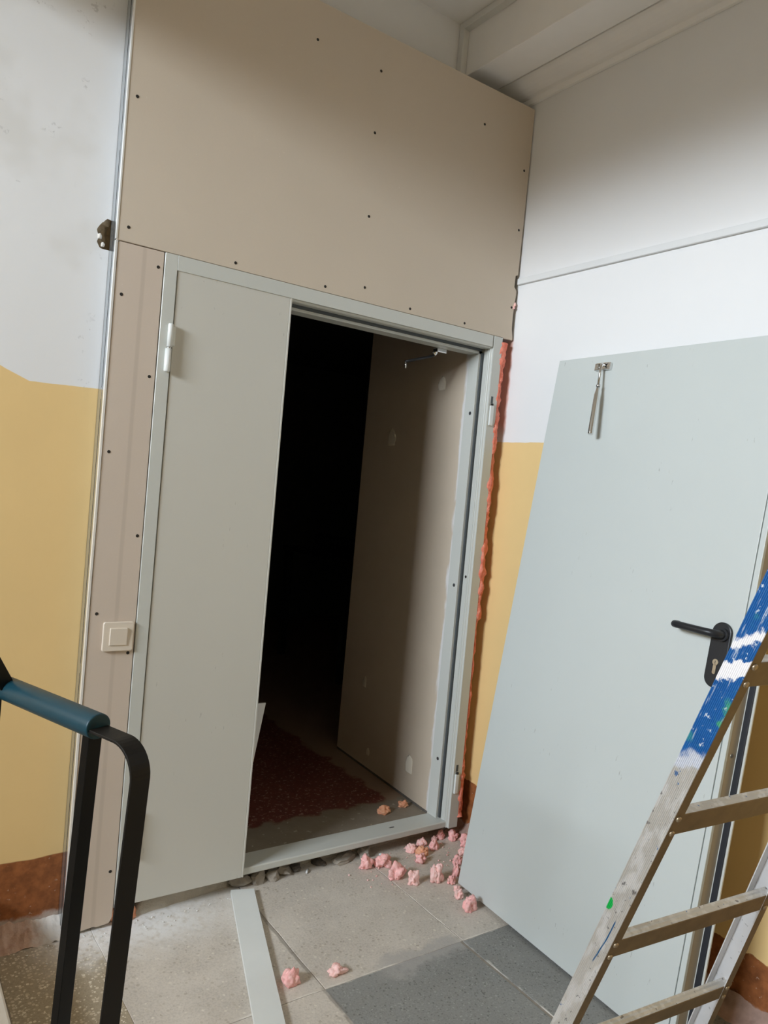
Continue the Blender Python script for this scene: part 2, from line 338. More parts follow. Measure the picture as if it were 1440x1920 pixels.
# ------------------------------------------------------------------ mesh helpers
class MB:
    def __init__(s): s.v = []; s.f = []; s.mi = []; s.sm = []
    def add(s, vs_, fs, mi=0, smooth=False):
        o = len(s.v); s.v += [tuple(v) for v in vs_]; s.f += [tuple(i + o for i in f) for f in fs]
        s.mi += [mi] * len(fs); s.sm += [smooth] * len(fs); return s
    def box(s, x0, x1, y0, y1, z0, z1, mi=0):
        vs_ = [(x, y, z) for z in (z0, z1) for y in (y0, y1) for x in (x0, x1)]
        return s.add(vs_, [(0, 2, 3, 1), (4, 5, 7, 6), (0, 1, 5, 4), (2, 6, 7, 3), (0, 4, 6, 2), (1, 3, 7, 5)], mi)
    def prism(s, poly, fn, a, b, mi=0, smooth=False):
        """poly: list of 2d points; fn(p, q, t) -> 3d, extruded from t=a to t=b"""
        n = len(poly); vs_ = [fn(p, q, a) for p, q in poly] + [fn(p, q, b) for p, q in poly]
        fs = [(i, (i + 1) % n, n + (i + 1) % n, n + i) for i in range(n)]
        s.add(vs_, fs, mi, smooth)
        s.add(vs_, [tuple(range(n))[::-1], tuple(range(n, 2 * n))], mi); return s
    def tube(s, pts, rad, n=12, mi=0, caps=True):
        pts = [Vector(p) for p in pts]; rs = rad if isinstance(rad, (list, tuple)) else [rad] * len(pts)
        rings = []; up = None
        for i, p in enumerate(pts):
            t = (pts[min(i + 1, len(pts) - 1)] - pts[max(i - 1, 0)]).normalized()
            if up is None: up = t.orthogonal().normalized()
            else: up = (up - t * up.dot(t)).normalized()
            sd = t.cross(up)
            rings.append([p + (up * math.cos(6.28319 * k / n) + sd * math.sin(6.28319 * k / n)) * rs[i] for k in range(n)])
        vs_ = [v for r in rings for v in r]; fs = []
        for i in range(len(pts) - 1):
            for k in range(n):
                fs.append((i * n + k, i * n + (k + 1) % n, (i + 1) * n + (k + 1) % n, (i + 1) * n + k))
        s.add(vs_, fs, mi, True)
        if caps: s.add(rings[0], [tuple(range(n))[::-1]], mi); s.add(rings[-1], [tuple(range(n))], mi)
        return s
    def sweep(s, pts, prof, right, mi=0, smooth=True):
        """flat/oval profile prof (a along 'right', b along right x tangent) carried along pts"""
        pts = [Vector(p) for p in pts]; right = Vector(right).normalized(); n = len(prof); vs_ = []
        for i, p in enumerate(pts):
            t = (pts[min(i + 1, len(pts) - 1)] - pts[max(i - 1, 0)]).normalized(); r = (right - t * right.dot(t)).normalized(); u = r.cross(t)
            vs_ += [p + r * a + u * b for a, b in prof]
        fs = [(i * n + k, i * n + (k + 1) % n, (i + 1) * n + (k + 1) % n, (i + 1) * n + k) for i in range(len(pts) - 1) for k in range(n)]
        s.add(vs_, fs, mi, smooth)
        s.add(vs_[:n], [tuple(range(n))[::-1]], mi); s.add(vs_[-n:], [tuple(range(n))], mi); return s
    def xform(s, fn, start=0):
        s.v = s.v[:start] + [tuple(fn(Vector(v))) for v in s.v[start:]]; return s
    def build(s, name, mats, parent=None, bevel=0.0, seg=2):
        me = bpy.data.meshes.new(name); me.from_pydata(s.v, [], s.f)
        for m in (mats if isinstance(mats, (list, tuple)) else [mats]): me.materials.append(m)
        for p, mi, sm in zip(me.polygons, s.mi, s.sm): p.material_index = mi; p.use_smooth = sm
        bm = bmesh.new(); bm.from_mesh(me); bmesh.ops.remove_doubles(bm, verts=bm.verts, dist=1e-6)
        bmesh.ops.recalc_face_normals(bm, faces=bm.faces); bm.to_mesh(me); bm.free()
        o = bpy.data.objects.new(name, me); COL.objects.link(o)
        if parent: o.parent = parent
        if bevel:
            b = o.modifiers.new('bevel', 'BEVEL'); b.width = bevel; b.segments = seg; b.limit_method = 'ANGLE'; b.angle_limit = 0.6
            b.harden_normals = False
        return o

def box_obj(name, x0, x1, y0, y1, z0, z1, mat, parent=None, bevel=0.0):
    return MB().box(x0, x1, y0, y1, z0, z1).build(name, mat, parent, bevel)

def empty(name, loc=(0, 0, 0), mat=None):
    o = bpy.data.objects.new(name, None); COL.objects.link(o); o.location = loc; o.empty_display_size = 0.1
    if mat: o.matrix_world = mat
    return o
def tag(o, label, cat, group=None):
    o['label'] = label; o['category'] = cat; o['kind'] = 'thing'
    if group: o['group'] = group
    return o
def struct(o, label=None):
    o['kind'] = 'structure'
    if label: o['label'] = label
    return o
def share(name, me, parent, loc, rot=None, scale=None):
    o = bpy.data.objects.new(name, me); COL.objects.link(o); o.parent = parent; o.location = loc
    if rot: o.rotation_euler = rot
    if scale: o.scale = scale
    return o

def lump(seed, sx_, sy_, sz_, sub=3, rough=1.0):
    """irregular torn lump, flat-ish underneath, base at z=0; returns MB"""
    rnd = random.Random(seed); off = Vector((rnd.uniform(0, 50), rnd.uniform(0, 50), rnd.uniform(0, 50)))
    bm = bmesh.new(); bmesh.ops.create_icosphere(bm, subdivisions=sub, radius=1.0); vs_ = []
    for v in bm.verts:
        p = v.co.copy()
        k = 1 + rough * (0.60 * noise.noise(p * 1.2 + off) + 0.34 * noise.noise(p * 2.6 + off * 2) + 0.20 * abs(noise.noise(p * 5.0 + off)) + 0.09 * noise.noise(p * 11.0 + off))
        q = p * k; q.z = max(q.z, -0.55); vs_.append(q)
    fs = [tuple(v.index for v in f.verts) for f in bm.faces]; bm.free()
    lo_ = [min(q[i] for q in vs_) for i in range(3)]; hi = [max(q[i] for q in vs_) for i in range(3)]
    out = [((q.x - (lo_[0] + hi[0]) / 2) / (hi[0] - lo_[0]) * sx_, (q.y - (lo_[1] + hi[1]) / 2) / (hi[1] - lo_[1]) * sy_,
            (q.z - lo_[2]) / (hi[2] - lo_[2]) * sz_) for q in vs_]
    return MB().add(out, fs, 0, True)

# ------------------------------------------------------------------ setting: walls, floor, ceiling
XR = 1.4986
CEIL = 3.374
# right wall
wr = struct(box_obj('wall_right', XR, XR + 0.2, -4.2, 0.14, -0.05, CEIL, M['wall_right']))
# left wall (rear wall of the stairwell left of the partition) with the broken hole beside the profile
HI = 5.0
wl_mb = MB().box(-4.85, -0.085, 0.075, 0.30, -1.7, HI)
wl = struct(wl_mb.build('wall_left', [M['wall_left'], M['rubble']]))
cut = lump(7, 0.10, 0.09, 0.112, 3, 0.8)
cut.v = [(x - 0.142, y + 0.078, z + 2.122) for x, y, z in cut.v]; cut.mi = [1] * len(cut.f); cut.sm = [False] * len(cut.f)
cut_o = cut.build('cutter', [M['wall_left'], M['rubble']])
bo = wl.modifiers.new('hole', 'BOOLEAN'); bo.operation = 'DIFFERENCE'; bo.object = cut_o; bo.solver = 'EXACT'
dg = bpy.context.evaluated_depsgraph_get(); me_new = bpy.data.meshes.new_from_object(wl.evaluated_get(dg))
wl.modifiers.clear(); wl.data = me_new; bpy.data.objects.remove(cut_o)
# plaster flakes hanging round the hole
for i, (x, z, s) in enumerate(((-0.181, 2.150, 0.014), (-0.170, 2.128, 0.012))):
    f = lump(40 + i, s, 0.008, s * 1.2, 2, 0.8); f.v = [(a + x, b + 0.074, c + z) for a, b, c in f.v]
    f.build('plaster_flake', M['board_core'], wl)
# far-left side wall with the stair window
ww = MB()
ww.box(WX - 0.25, WX, WY1, 0.075, -1.7, HI).box(WX - 0.25, WX, -4.4, WY0, -1.7, HI)
ww.box(WX - 0.25, WX, WY0, WY1, -1.7, WZ0).box(WX - 0.25, WX, WY0, WY1, WZ1, HI)
struct(ww.build('wall_side', M['stair']))
wn = empty('window_1'); struct(wn)
fr = MB(); t = 0.04
fr.box(WX - 0.16, WX - 0.10, WY0, WY0 + t, WZ0, WZ1).box(WX - 0.16, WX - 0.10, WY1 - t, WY1, WZ0, WZ1)
fr.box(WX - 0.16, WX - 0.10, WY0, WY1, WZ0, WZ0 + t).box(WX - 0.16, WX - 0.10, WY0, WY1, WZ1 - t, WZ1)
fr.build('window_frame', M['trunk'], wn)
box_obj('window_sill', WX - 0.1, WX + 0.05, WY0 - 0.05, WY1 + 0.05, WZ0 - 0.03, WZ0, M['trunk'], wn)
struct(box_obj('wall_back', -4.85, XR + 0.2, -4.4, -4.2, -1.7, HI, M['stair']))
# rear wall above and beside the doorway, behind the partition
up = MB().box(-0.085, XR, 0.13, 0.30, 2.13, CEIL).box(-0.085, 0.028, 0.075, 0.30, -0.05, 2.13).box(1.437, XR + 0.02, 0.10, 0.30, -0.05, 2.13)
struct(up.build('wall_rear', M['white']))
# ceiling, with an unseen edge beam for shade
struct(box_obj('ceiling', -0.80, XR + 0.2, -4.2, 0.35, CEIL, CEIL + 0.15, M['ceil']))
struct(box_obj('unseen_shade_beam', -0.85, -0.60, -4.2, 0.075, 2.84, CEIL, M['ceil']))  # unseen beam, its depth set to shade the upper right wall
struct(box_obj('wall_upper', -0.80, -0.60, -4.2, 0.075, CEIL + 0.15, HI, M['stair']))
struct(box_obj('ceiling_stair', -4.85, -0.60, -4.4, 0.3, HI, HI + 0.15, M['stair']))
bmk = MB().box(1.19, 1.353, -4.2, 0.13, 3.164, CEIL)
beam = struct(bmk.build('ceiling_beam', M['ceil'], None, 0.004))
pts = [(1.3575, 3.164), (1.3575, CEIL), (XR - 0.0015, CEIL), (XR - 0.0015, 3.128), (1.486, 3.130), (1.476, 3.146)]
arc = [(1.476 - 0.118 * math.sin(a), 3.146 + 0.045 * (1 - math.cos(a * 2)) * 0.5) for a in [math.pi / 2 * k / 9 for k in range(1, 9)]]
cv = MB().prism(pts + arc, lambda p, q, t: (p, t, q), -4.2, 0.13, 0, False)
struct(cv.build('trim_1', M['ceil']), 'curved plaster cove between the ceiling beam and the right wall')
t2 = MB().box(1.160, 1.189, -4.2, 0.129, 3.344, CEIL - 0.001).box(1.160, 1.189, 0.100, 0.129, 3.10, 3.344)
struct(t2.build('trim_2', M['pvc'], None, 0.003), 'painted square trim along the beam and down the corner')
# cable trunking on the right wall
tr = MB().box(XR - 0.014, XR - 0.0005, -4.2, 0.0, 2.372, 2.397)
tr = tr.build('cable_trunking', M['trunk'], None, 0.002)
tag(tr, 'thin white cable trunking running level along the right wall', 'trunking')

# floor: landing slabs, each its own piece
fl = empty('floor'); struct(fl)
fb = MB().box(-0.62, XR, -4.2, 0.30, -0.30, -0.0026).box(-4.6, -0.62, -4.2, -1.97, -0.30, -0.0026)
fb.build('floor_bed', M['joint'], fl)
rnd = random.Random(4)
xs_ = [-0.34, -0.064, 0.456, 0.985, XR - 0.004]
rows = [0.112, -0.572, -1.14, -1.71, -2.28, -2.85, -3.42, -3.99, -4.2]
for j in range(len(rows) - 1):
    for i in range(4):
        x0, x1 = xs_[i], xs_[i + 1]
        if j > 0: x0 = x0 - 0.004 if i else x0; x1 = x1 - 0.012 if i == 2 else x1
        y1_, y0_ = rows[j], rows[j + 1]
        g_ = 0.0016
        mat = M['slab_chip'] if i == 0 else (M['slab_dark'] if (j >= 1 and i >= 2) else M['slab'])
        dz = rnd.uniform(-0.0015, 0.0)
        # slightly chipped outline
        P = []
        def edge(ax, ay, bx, by, n=9):
            for k in range(n):
                t_ = k / n
                jx = noise.noise(Vector((ax + (bx - ax) * t_, ay + (by - ay) * t_, 3.0)) * 9) * 0.004
                P.append((ax + (bx - ax) * t_ + (jx if abs(bx - ax) < 1e-6 else 0), ay + (by - ay) * t_ + (jx if abs(by - ay) < 1e-6 else 0)))
        a0, a1, b0, b1 = x0 + (0.0003 if i == 1 else g_), x1 - (0.0003 if i == 0 else g_), y0_ + g_, y1_ - g_
        edge(a0, b0, a1, b0); edge(a1, b0, a1, b1); edge(a1, b1, a0, b1); edge(a0, b1, a0, b0)
        MB().prism(P, lambda p, q, t: (p, q, t), -0.03, dz).build('slab', mat, fl, 0.0012, 1)
for j in range(3):
    for i in range(3):
        box_obj('slab', -2.0 - 1.3 * (i - 1) - 0.62 + 0.003 - 0.66, -2.0 - 1.3 * (i - 1) + 0.017, -1.97 - 0.74 * (j + 1) + 0.003, -1.97 - 0.74 * j, -0.03, -0.001, M['slab'], fl, 0.002)
box_obj('slab', -0.617, -0.345, -4.19, -0.76, -0.03, -0.001, M['slab_chip'], fl, 0.002)
# flights up (beside the left wall) and down, half landing
M['step'] = plain('worn_pale_step', (0.60, 0.54, 0.46), 0.7, var=0.15, scale=14, bump=0.2)
su = empty('stairs_up'); struct(su)
for k in range(10):
    x = -0.383 - 0.27 * k
    MB().box(x - 0.30, x, -0.75, 0.0745, 0.16 * k + 0.12, 0.16 * (k + 1)).box(x - 0.28, x - 0.02, -0.74, 0.0745, max(-0.003, 0.16 * k - 0.20), 0.16 * k + 0.12).build('step', M['step'], su, 0.006)
struct(box_obj('floor_half_landing', -4.6, -3.08, -2.0, 0.0745, 1.42, 1.60, M['step']))
sd = empty('stairs_down'); struct(sd)
for k in range(9):
    x = -0.64 - 0.27 * k
    MB().box(x - 0.29, x, -1.95, -0.76, -0.16 * (k + 1) - 0.18, -0.16 * (k + 1)).build('step', M['step'], sd, 0.006)
struct(box_obj('floor_lower', -4.6, -0.62, -1.97, 0.3, -1.8, -1.7, M['slab']))
struct(box_obj('wall_lower', -4.6, -0.5, -2.10, -1.97, -1.7, -0.30, M['white']))
struct(box_obj('wall_lower_side', -0.62, -0.5, -1.97, 0.075, -1.7, -0.30, M['white']))
# broken mortar cove at the foot of the left wall
cvm = MB(); nx, ny = 60, 6; vs_ = []
for i in range(nx + 1):
    x = -0.344 + (0.344 - 0.146) * i / nx
    for k in range(ny + 1):
        a = k / ny; h = 0.042 * (1 - a) ** 1.6 + 0.016 * noise.noise(Vector((x * 22, a * 3, 1))) * (1 - a * 0.6) + 0.010 * noise.noise(Vector((x * 60, a * 9, 2)))
        vs_.append((x, 0.076 - 0.085 * a - 0.012 * noise.noise(Vector((x * 18, a, 5))), max(0.002 if k < ny else -0.003, h)))
fs = [(i * (ny + 1) + k, (i + 1) * (ny + 1) + k, (i + 1) * (ny + 1) + k + 1, i * (ny + 1) + k + 1) for i in range(nx) for k in range(ny)]
cvm.add(vs_, fs, 0, True)
gm = G('dusty_cove', 0.9); oo = gm.xyz()
gm.col(gm.mix(gm.step(gm.math('ADD', oo['X'], gm.math('MULTIPLY', gm.noise(20, 4), 0.1)), -0.20, -0.14), gm.mix(gm.noise(40, 4), (0.46, 0.26, 0.17), (0.70, 0.52, 0.42)), (0.66, 0.62, 0.57)))
gm.bump(gm.noise(90, 4), 0.6, 0.006)
struct(cvm.build('baseboard_left', gm.m), 'crumbled mortar cove at the foot of the left wall')
# the same crumbling at the foot of the right wall
for (ya, yb, nm) in ((-1.9, 0.08, 'baseboard_right'),):
    cvm = MB(); nx, ny = 140, 5; vs_ = []
    for i in range(nx + 1):
        y = ya + (yb - ya) * i / nx
        for k in range(ny + 1):
            a = k / ny; h = 0.06 * (1 - a) ** 1.5 + 0.016 * noise.noise(Vector((y * 20, a * 3, 7))) * (1 - a * 0.6) + 0.01 * noise.noise(Vector((y * 55, a * 9, 8)))
            vs_.append((XR + 0.001 - 0.06 * a - 0.012 * noise.noise(Vector((y * 16, a, 9))), y, max(0.002 if k < ny else -0.003, h)))
    fs = [(i * (ny + 1) + k, (i + 1) * (ny + 1) + k, (i + 1) * (ny + 1) + k + 1, i * (ny + 1) + k + 1) for i in range(nx) for k in range(ny)]
    cvm.add(vs_, fs, 0, True)
    struct(cvm.build(nm, plain('brown_cove', (0.40, 0.27, 0.22), 0.9, var=0.5, scale=30, bump=0.6, bscale=80)), 'crumbled mortar at the foot of the right wall')

# ------------------------------------------------------------------ plasterboard partition
wf = empty('wall_front'); struct(wf, 'plasterboard partition around the doorway')
ZT = 3.103; ZS = 2.1412
ub = MB()
# outline of the upper board with the notch for the trunking and the broken right edge
R_ = [(-0.148, ZS), (1.434, ZS), (1.436, ZS - 0.004), (1.470, ZS - 0.002), (1.489, ZS - 0.003), (1.4885, ZS + 0.01), (1.480, ZS + 0.045), (1.4795, ZS + 0.10),
      (1.482, ZS + 0.135), (1.479, ZS + 0.150), (1.484, ZS + 0.165), (1.487, 2.345), (1.481, 2.352), (1.472, 2.360), (1.474, 2.408), (1.487, 2.411), (1.490, 2.6), (1.494, 3.0), (1.494, ZT), (-0.148, ZT)]
ub.prism(R_, lambda p, q, t: (p, t, q), 0.0, 0.0125)
upper = ub.build('upper_board', [M['board']], wf, 0.0012, 1)
sbp = [(-0.144, 0.002), (-0.06, 0.012), (-0.05, 0.008), (-0.012, 0.012), (-0.003, 0.03), (-0.002, 0.10), (-0.003, ZS - 0.003), (-0.140, ZS - 0.003), (-0.144, ZS - 0.008)]
side = MB().prism(sbp, lambda p, q, t: (p, t, q), 0.0005, 0.0125).build('side_board', M['board_pink'], wf, 0.0012, 1)
# dusty patch where the side board meets the floor, chipped corner filler
# screws
me_s = bpy.data.meshes.new('screw'); bm = bmesh.new()
bmesh.ops.create_cone(bm, segments=12, radius1=0.0056, radius2=0.0045, depth=0.0016, cap_ends=True); bm.to_mesh(me_s); bm.free(); me_s.materials.append(M['hole'])
SC = [(0.46, 2.974), (0.724, 2.969), (0.72, 2.747), (0.726, 2.449), (-0.121, 2.572), (-0.117, 2.185), (0.231, 2.162), (0.571, 2.161), (0.735, 2.194), (0.946, 2.16), (1.22, 2.159), (1.229, 2.952), (1.464, 2.841), (1.466, 2.595), (1.466, 2.273)]
for x, z in SC: share('screw', me_s, upper, (x, -0.0002, z), (math.pi / 2, 0, 0))
for x, z in [(-0.019, 2.089), (-0.123, 1.983), (-0.02, 1.751), (-0.124, 1.507), (-0.018, 1.254), (-0.123, 1.01), (-0.019, 0.884), (-0.02, 0.182)]:
    share('screw', me_s, side, (x, 0.0003, z), (math.pi / 2, 0, 0))
# galvanised stud on the open left end, with its dark slot, and the bright corner bead
st = MB()
st.box(-0.150, -0.1475, 0.011, 0.034, 0.0, ZT).box(-0.150, -0.1475, 0.0405, 0.0745, 0.0, ZT).box(-0.100, -0.0985, 0.011, 0.0745, 0.0, ZT)
st.box(-0.150, -0.10, 0.011, 0.0125, 0.0, ZT).box(-0.150, -0.10, 0.073, 0.0745, 0.0, ZT)
stud = st.build('steel_stud', M['galv'], wf)
box_obj('stud_slot_shade', -0.1475, -0.1455, 0.0335, 0.041, 0.0, ZT, M['hole'], stud)  # dark backing paints in the shade of the slot
for z0, z1 in ((2.415, 2.475), (1.665, 1.70), (0.82, 0.85)):
    box_obj('stud_joint', -0.1505, -0.1475, 0.033, 0.041, z0, z1, M['galv'], stud)
bd = MB()
for za, zb, dx in ((0.0, ZS - 0.002, 0.003), (ZS + 0.003, ZT, 0.0)):
    n = 24; vs_ = []
    for i in range(n + 1):
        z = za + (zb - za) * i / n; j = 0.0009 * noise.noise(Vector((z * 4, dx * 100, 0)))
        vs_ += [(-0.1515 + j, -0.0015, z), (-0.1515 + 0.0042 + dx * 0.6 + j, -0.0015, z), (-0.1515 + 0.0042 + dx * 0.6 + j, 0.0005, z), (-0.1495 + j, 0.0005, z), (-0.1495 + j, 0.012, z), (-0.1515 + j, 0.012, z)]
    fs = [(i * 6 + k, i * 6 + (k + 1) % 6, (i + 1) * 6 + (k + 1) % 6, (i + 1) * 6 + k) for i in range(n) for k in range(6)]
    bd.add(vs_, fs)
    bd.add(vs_[:6], [tuple(range(6))]); bd.add(vs_[-6:], [tuple(range(6))])
bd.build('corner_bead', M['galv_bright'], wf)
# unseen infill added behind the boards to stop light leaks
hs = MB().box(-0.10, 1.42, 0.0135, 0.128, ZS + 0.03, 3.02).box(-0.095, -0.004, 0.0135, 0.0745, 0.01, ZS)
hs.build('light_leak_infill', M['galv'], wf)
# torn foam bead between the frame and the right wall
fm = MB(); n, k_ = 170, 16; vs_ = []
for i in range(n + 1):
    z = 0.10 + (2.12 - 0.10) * i / n
    amp = 0.017 + 0.010 * noise.noise(Vector((0, 0, z * 4))) + 0.006 * noise.noise(Vector((3, 0, z * 14)))
    if 0.95 > z > 0.28: amp *= 0.62
    for k in range(k_):
        a = 6.28319 * k / k_; d = Vector((math.cos(a), math.sin(a), 0))
        r = max(0.003, amp * (1 + 0.55 * noise.noise(Vector((d.x * 1.5, d.y * 1.5, z * 30))) + 0.3 * noise.noise(Vector((d.x * 3, d.y * 3, z * 75)))))
        vs_.append((1.439 + d.x * r * 1.15, 0.014 + d.y * r * 1.15, z))
fs = [(i * k_ + k, i * k_ + (k + 1) % k_, (i + 1) * k_ + (k + 1) % k_, (i + 1) * k_ + k) for i in range(n) for k in range(k_)]
fm.add(vs_, fs, 0, True); fm.build('foam_bead', M['foam_bead'], wf)
fd = MB()
for i, (x, z, s) in enumerate(((1.484, 2.29, 0.018), (1.478, 2.275, 0.014))):
    l = lump(90 + i, s * 0.7, 0.016, s, 2); fd.add([(a + x, b + 0.001, c + z - s / 2) for a, b, c in l.v], l.f, 0, True)
fd.build('foam_dab', M['foam_pale'], wf)
fq = MB()
for i, (x, s, h) in enumerate(((0.012, 0.05, 0.055), (0.062, 0.045, 0.05))):
    l = lump(95 + i, s, 0.05, h, 3); fq.add([(a + x, b + 0.03, c + 0.002) for a, b, c in l.v], l.f, 0, True)
fq.build('foam_dab', M['foam_orange'], wf)

# ------------------------------------------------------------------ door frame with its fixed left leaf
dr = empty('door_1'); struct(dr, 'pale grey steel double-door frame with its left leaf shut')
Z0, Z1, WD = 0.058, 2.139, 1.432
jl = MB().prism([(0.0, -0.003), (0.040, -0.003), (0.040, 0.052), (0.060, 0.052), (0.060, 0.117), (0.0, 0.117)], lambda p, q, t: (p, q, t), Z0, Z1)
jl.build('jamb', M['frame'], dr, 0.001, 1)
jr = MB()
prof = [(1.432, -0.003), (1.385, -0.003), (1.385, 0.006), (1.379, 0.010), (1.379, 0.013), (1.384, 0.015), (1.384, 0.019), (1.379, 0.021), (1.379, 0.046),
        (1.388, 0.048), (1.388, 0.0565), (1.360, 0.0565), (1.360, 0.117), (1.432, 0.117)]
jr.prism(prof, lambda p, q, t: (p, q, t), Z0 + 0.0, Z1)
rj = jr.build('jamb', M['frame'], dr, 0.0008, 1)
MB().box(1.3705, 1.3875, 0.0475, 0.056, Z0 + 0.03, 2.07).build('gasket', M['gasket'], rj)
for z in (1.817, 1.085, 0.335):
    MB().tube([(1.3605, 0.078, z), (1.3588, 0.078, z)], 0.0075, 14).build('screw', M['galv'], rj)
MB().tube([(1.381, 0.030, 1.128), (1.3786, 0.030, 1.128)], 0.006, 14).build('latch_hole', M['hole'], rj)
# hinge leftovers on the right jamb
for zc in (1.83, 0.27):
    hb = MB().box(1.392, 1.412, -0.012, -0.003, zc - 0.062, zc + 0.022).build('hinge_half', M['hinge'], rj, 0.003)
    MB().tube([(1.402, -0.008, zc + 0.022), (1.402, -0.008, zc + 0.030)], 0.0055, 12).build('hinge_pin', M['hole'], hb)
    box_obj('hinge_slot', 1.397, 1.408, -0.0036, -0.003, zc + 0.032, zc + 0.060, M['gasket'], rj)
hd = MB()
prof = [(-0.003, 2.139), (-0.003, 2.092), (0.006, 2.092), (0.010, 2.086), (0.013, 2.086), (0.015, 2.090), (0.019, 2.090), (0.021, 2.086), (0.046, 2.086), (0.048, 2.094), (0.0565, 2.094), (0.0565, 2.066), (0.117, 2.066), (0.117, 2.139)]
hd.prism(prof, lambda p, q, t: (t, p, q), 0.0402, 1.3788)
hh = hd.build('frame_head', M['frame'], dr, 0.0008, 1)
MB().box(0.46, 1.3705, 0.0475, 0.056, 2.0765, 2.0935).build('gasket', M['gasket'], hh)
# sill
sl = MB().box(0.003, 1.385, 0.010, 0.112, Z0, Z0 + 0.026).build('sill', M['frame'], dr, 0.004)
gs = MB(); l = lump(61, 0.028, 0.008, 0.0012, 2); gs.add([(a + 1.13, b + 0.06, c + Z0 + 0.026) for a, b, c in l.v], l.f); gs.build('sill_hole', M['hole'], sl)
# left leaf
lf = MB().box(0.0435, 0.440, 0.0, 0.046, 0.0585, 2.1035).box(0.440, 0.4475, -0.001, 0.012, 0.0585, 2.1035)
leaf = lf.build('leaf', M['door_left'], dr, 0.0018, 2)
for z0_, tall in ((1.773, 0.150), (0.226, 0.151)):
    h1 = MB().tube([(0.0285, -0.012, z0_), (0.0285, -0.012, z0_ + 0.003), (0.0285, -0.012, z0_ + tall * 0.48)], [0.007, 0.0098, 0.0098], 18).box(0.0285, 0.034, -0.010, 0.0, z0_ + 0.01, z0_ + tall * 0.46).build('hinge', M['hinge'], leaf)
    MB().tube([(0.0310, -0.012, z0_ + tall * 0.52), (0.0310, -0.012, z0_ + tall * 0.98), (0.0310, -0.012, z0_ + tall)], [0.0085, 0.0085, 0.007], 18).box(0.031, 0.048, -0.010, 0.0, z0_ + tall * 0.56, z0_ + tall * 0.95).build('hinge_barrel', M['hinge'], h1)
    MB().tube([(0.030, -0.012, z0_ + tall * 0.48), (0.030, -0.012, z0_ + tall * 0.52)], 0.007, 14).build('hinge_washer', M['chrome'], h1)
# door-closer arm still hanging inside the frame head
ca = MB().box(1.185, 1.235, 0.115, 0.145, 2.050, 2.066).tube([(1.200, 0.14, 2.058), (1.190, 0.145, 2.040)], 0.010, 12)
cb = ca.build('closer_bracket', M['chrome'], hh, 0.002)
MB().tube([(1.190, 0.145, 2.036), (1.06, 0.16, 1.992)], 0.0055, 10).build('closer_arm', M['handle'], cb)
MB().tube([(1.062, 0.160, 1.994), (1.062, 0.160, 1.965)], 0.004, 10).build('arm_pin', M['chrome'], cb)

# mortar ledge and rubble in the gap below the frame
lg = MB(); nx, ny = 70, 7; vs_ = []
for i in range(nx + 1):
    x = 0.075 + (1.36 - 0.075) * i / nx; yb = 0.022 + 0.06 * min(1, (x - 0.075) / 0.5)
    ht = 0.046 if x < 0.44 else 0.030
    if x > 0.44: yb += 0.012
    for k in range(ny + 1):
        a = k / ny
        y = yb + (0.03 * a if a < 0.6 else 0.018 + (a - 0.6) * 0.05) + 0.006 * noise.noise(Vector((x * 25, a * 4, 0)))
        h = ht * min(1, a / 0.55) ** 0.7 + 0.007 * noise.noise(Vector((x * 30, a * 5, 3))) * (a > 0.05)
        if x < 0.11: h *= (x - 0.07) / 0.04
        vs_.append((x, y, h if k else -0.002))
fs = [(i * (ny + 1) + k, (i + 1) * (ny + 1) + k, (i + 1) * (ny + 1) + k + 1, i * (ny + 1) + k + 1) for i in range(nx) for k in range(ny)]
lg.add(vs_, fs, 0, True)
def ledge_mat():
    g = G('mortar_ledge', 0.95); o = g.xyz()
    g.col(g.mix(g.noise(36, 4), (0.36, 0.32, 0.265), (0.56, 0.51, 0.43))); g.bump(g.noise(80, 4), 0.8, 0.006); return g.m
struct(lg.build('trim_4', ledge_mat()), 'broken mortar ledge under the door frame')
struct(box_obj('threshold_bed', 0.03, 1.43, 0.113, 0.30, -0.03, 0.070, M['mortar_dark']))
RB = [(0.468, 0.052, 0.085, 0.034, 0), (0.535, 0.056, 0.075, 0.040, 0), (0.590, 0.056, 0.070, 0.036, 0), (0.645, 0.060, 0.060, 0.030, 0), (0.695, 0.066, 0.040, 0.022, 1), (0.905, 0.052, 0.115, 0.026, 0),
      (0.998, 0.058, 0.095, 0.036, 0), (0.800, 0.078, 0.07, 0.018, 1)]
RL = ['grey mortar chunk under the sill nearest the closed leaf edge', 'second grey mortar chunk from the closed leaf under the sill', 'third grey mortar chunk from the closed leaf under the sill',
      'fourth grey mortar chunk from the closed leaf under the sill', 'small dark mortar crumb right of the chunks by the closed leaf', 'flat mortar chunk beneath mid sill behind the lone pink lump',
      'mortar chunk under the sill beside the short white stub', 'dark flat crumb in the black gap under mid sill']
for i, (x, y, s, h, d) in enumerate(RB):
    l = lump(120 + i, s * 1.1, 0.055, h, 2, 1.0); l.sm = [False] * len(l.f)
    o = l.build('mortar_chunk', M['mortar_dark'] if d else M['mortar'], None); o.location = (x, y, 0.0); o.rotation_euler = (0, 0, i * 0.7)
    tag(o, RL[i], 'rubble', 'mortar chunks under the door sill')
for i, (x, y, rz, lab) in enumerate(((1.062, 0.018, -0.5, 'short white stub lying under the sill near the pink foam'), (0.726, 0.030, 0.9, 'tiny white stub in the dark gap under the left half of the sill'))):
    o = MB().tube([(-0.012, 0, 0.004), (-0.008, 0, 0.0045), (0.012, 0, 0.0045)], [0.003, 0.0045, 0.0045], 12).build('plastic_stub', M['trunk']); o.location = (x, y, 0.0); o.rotation_euler = (0, 0, rz)
    tag(o, lab, 'stub')

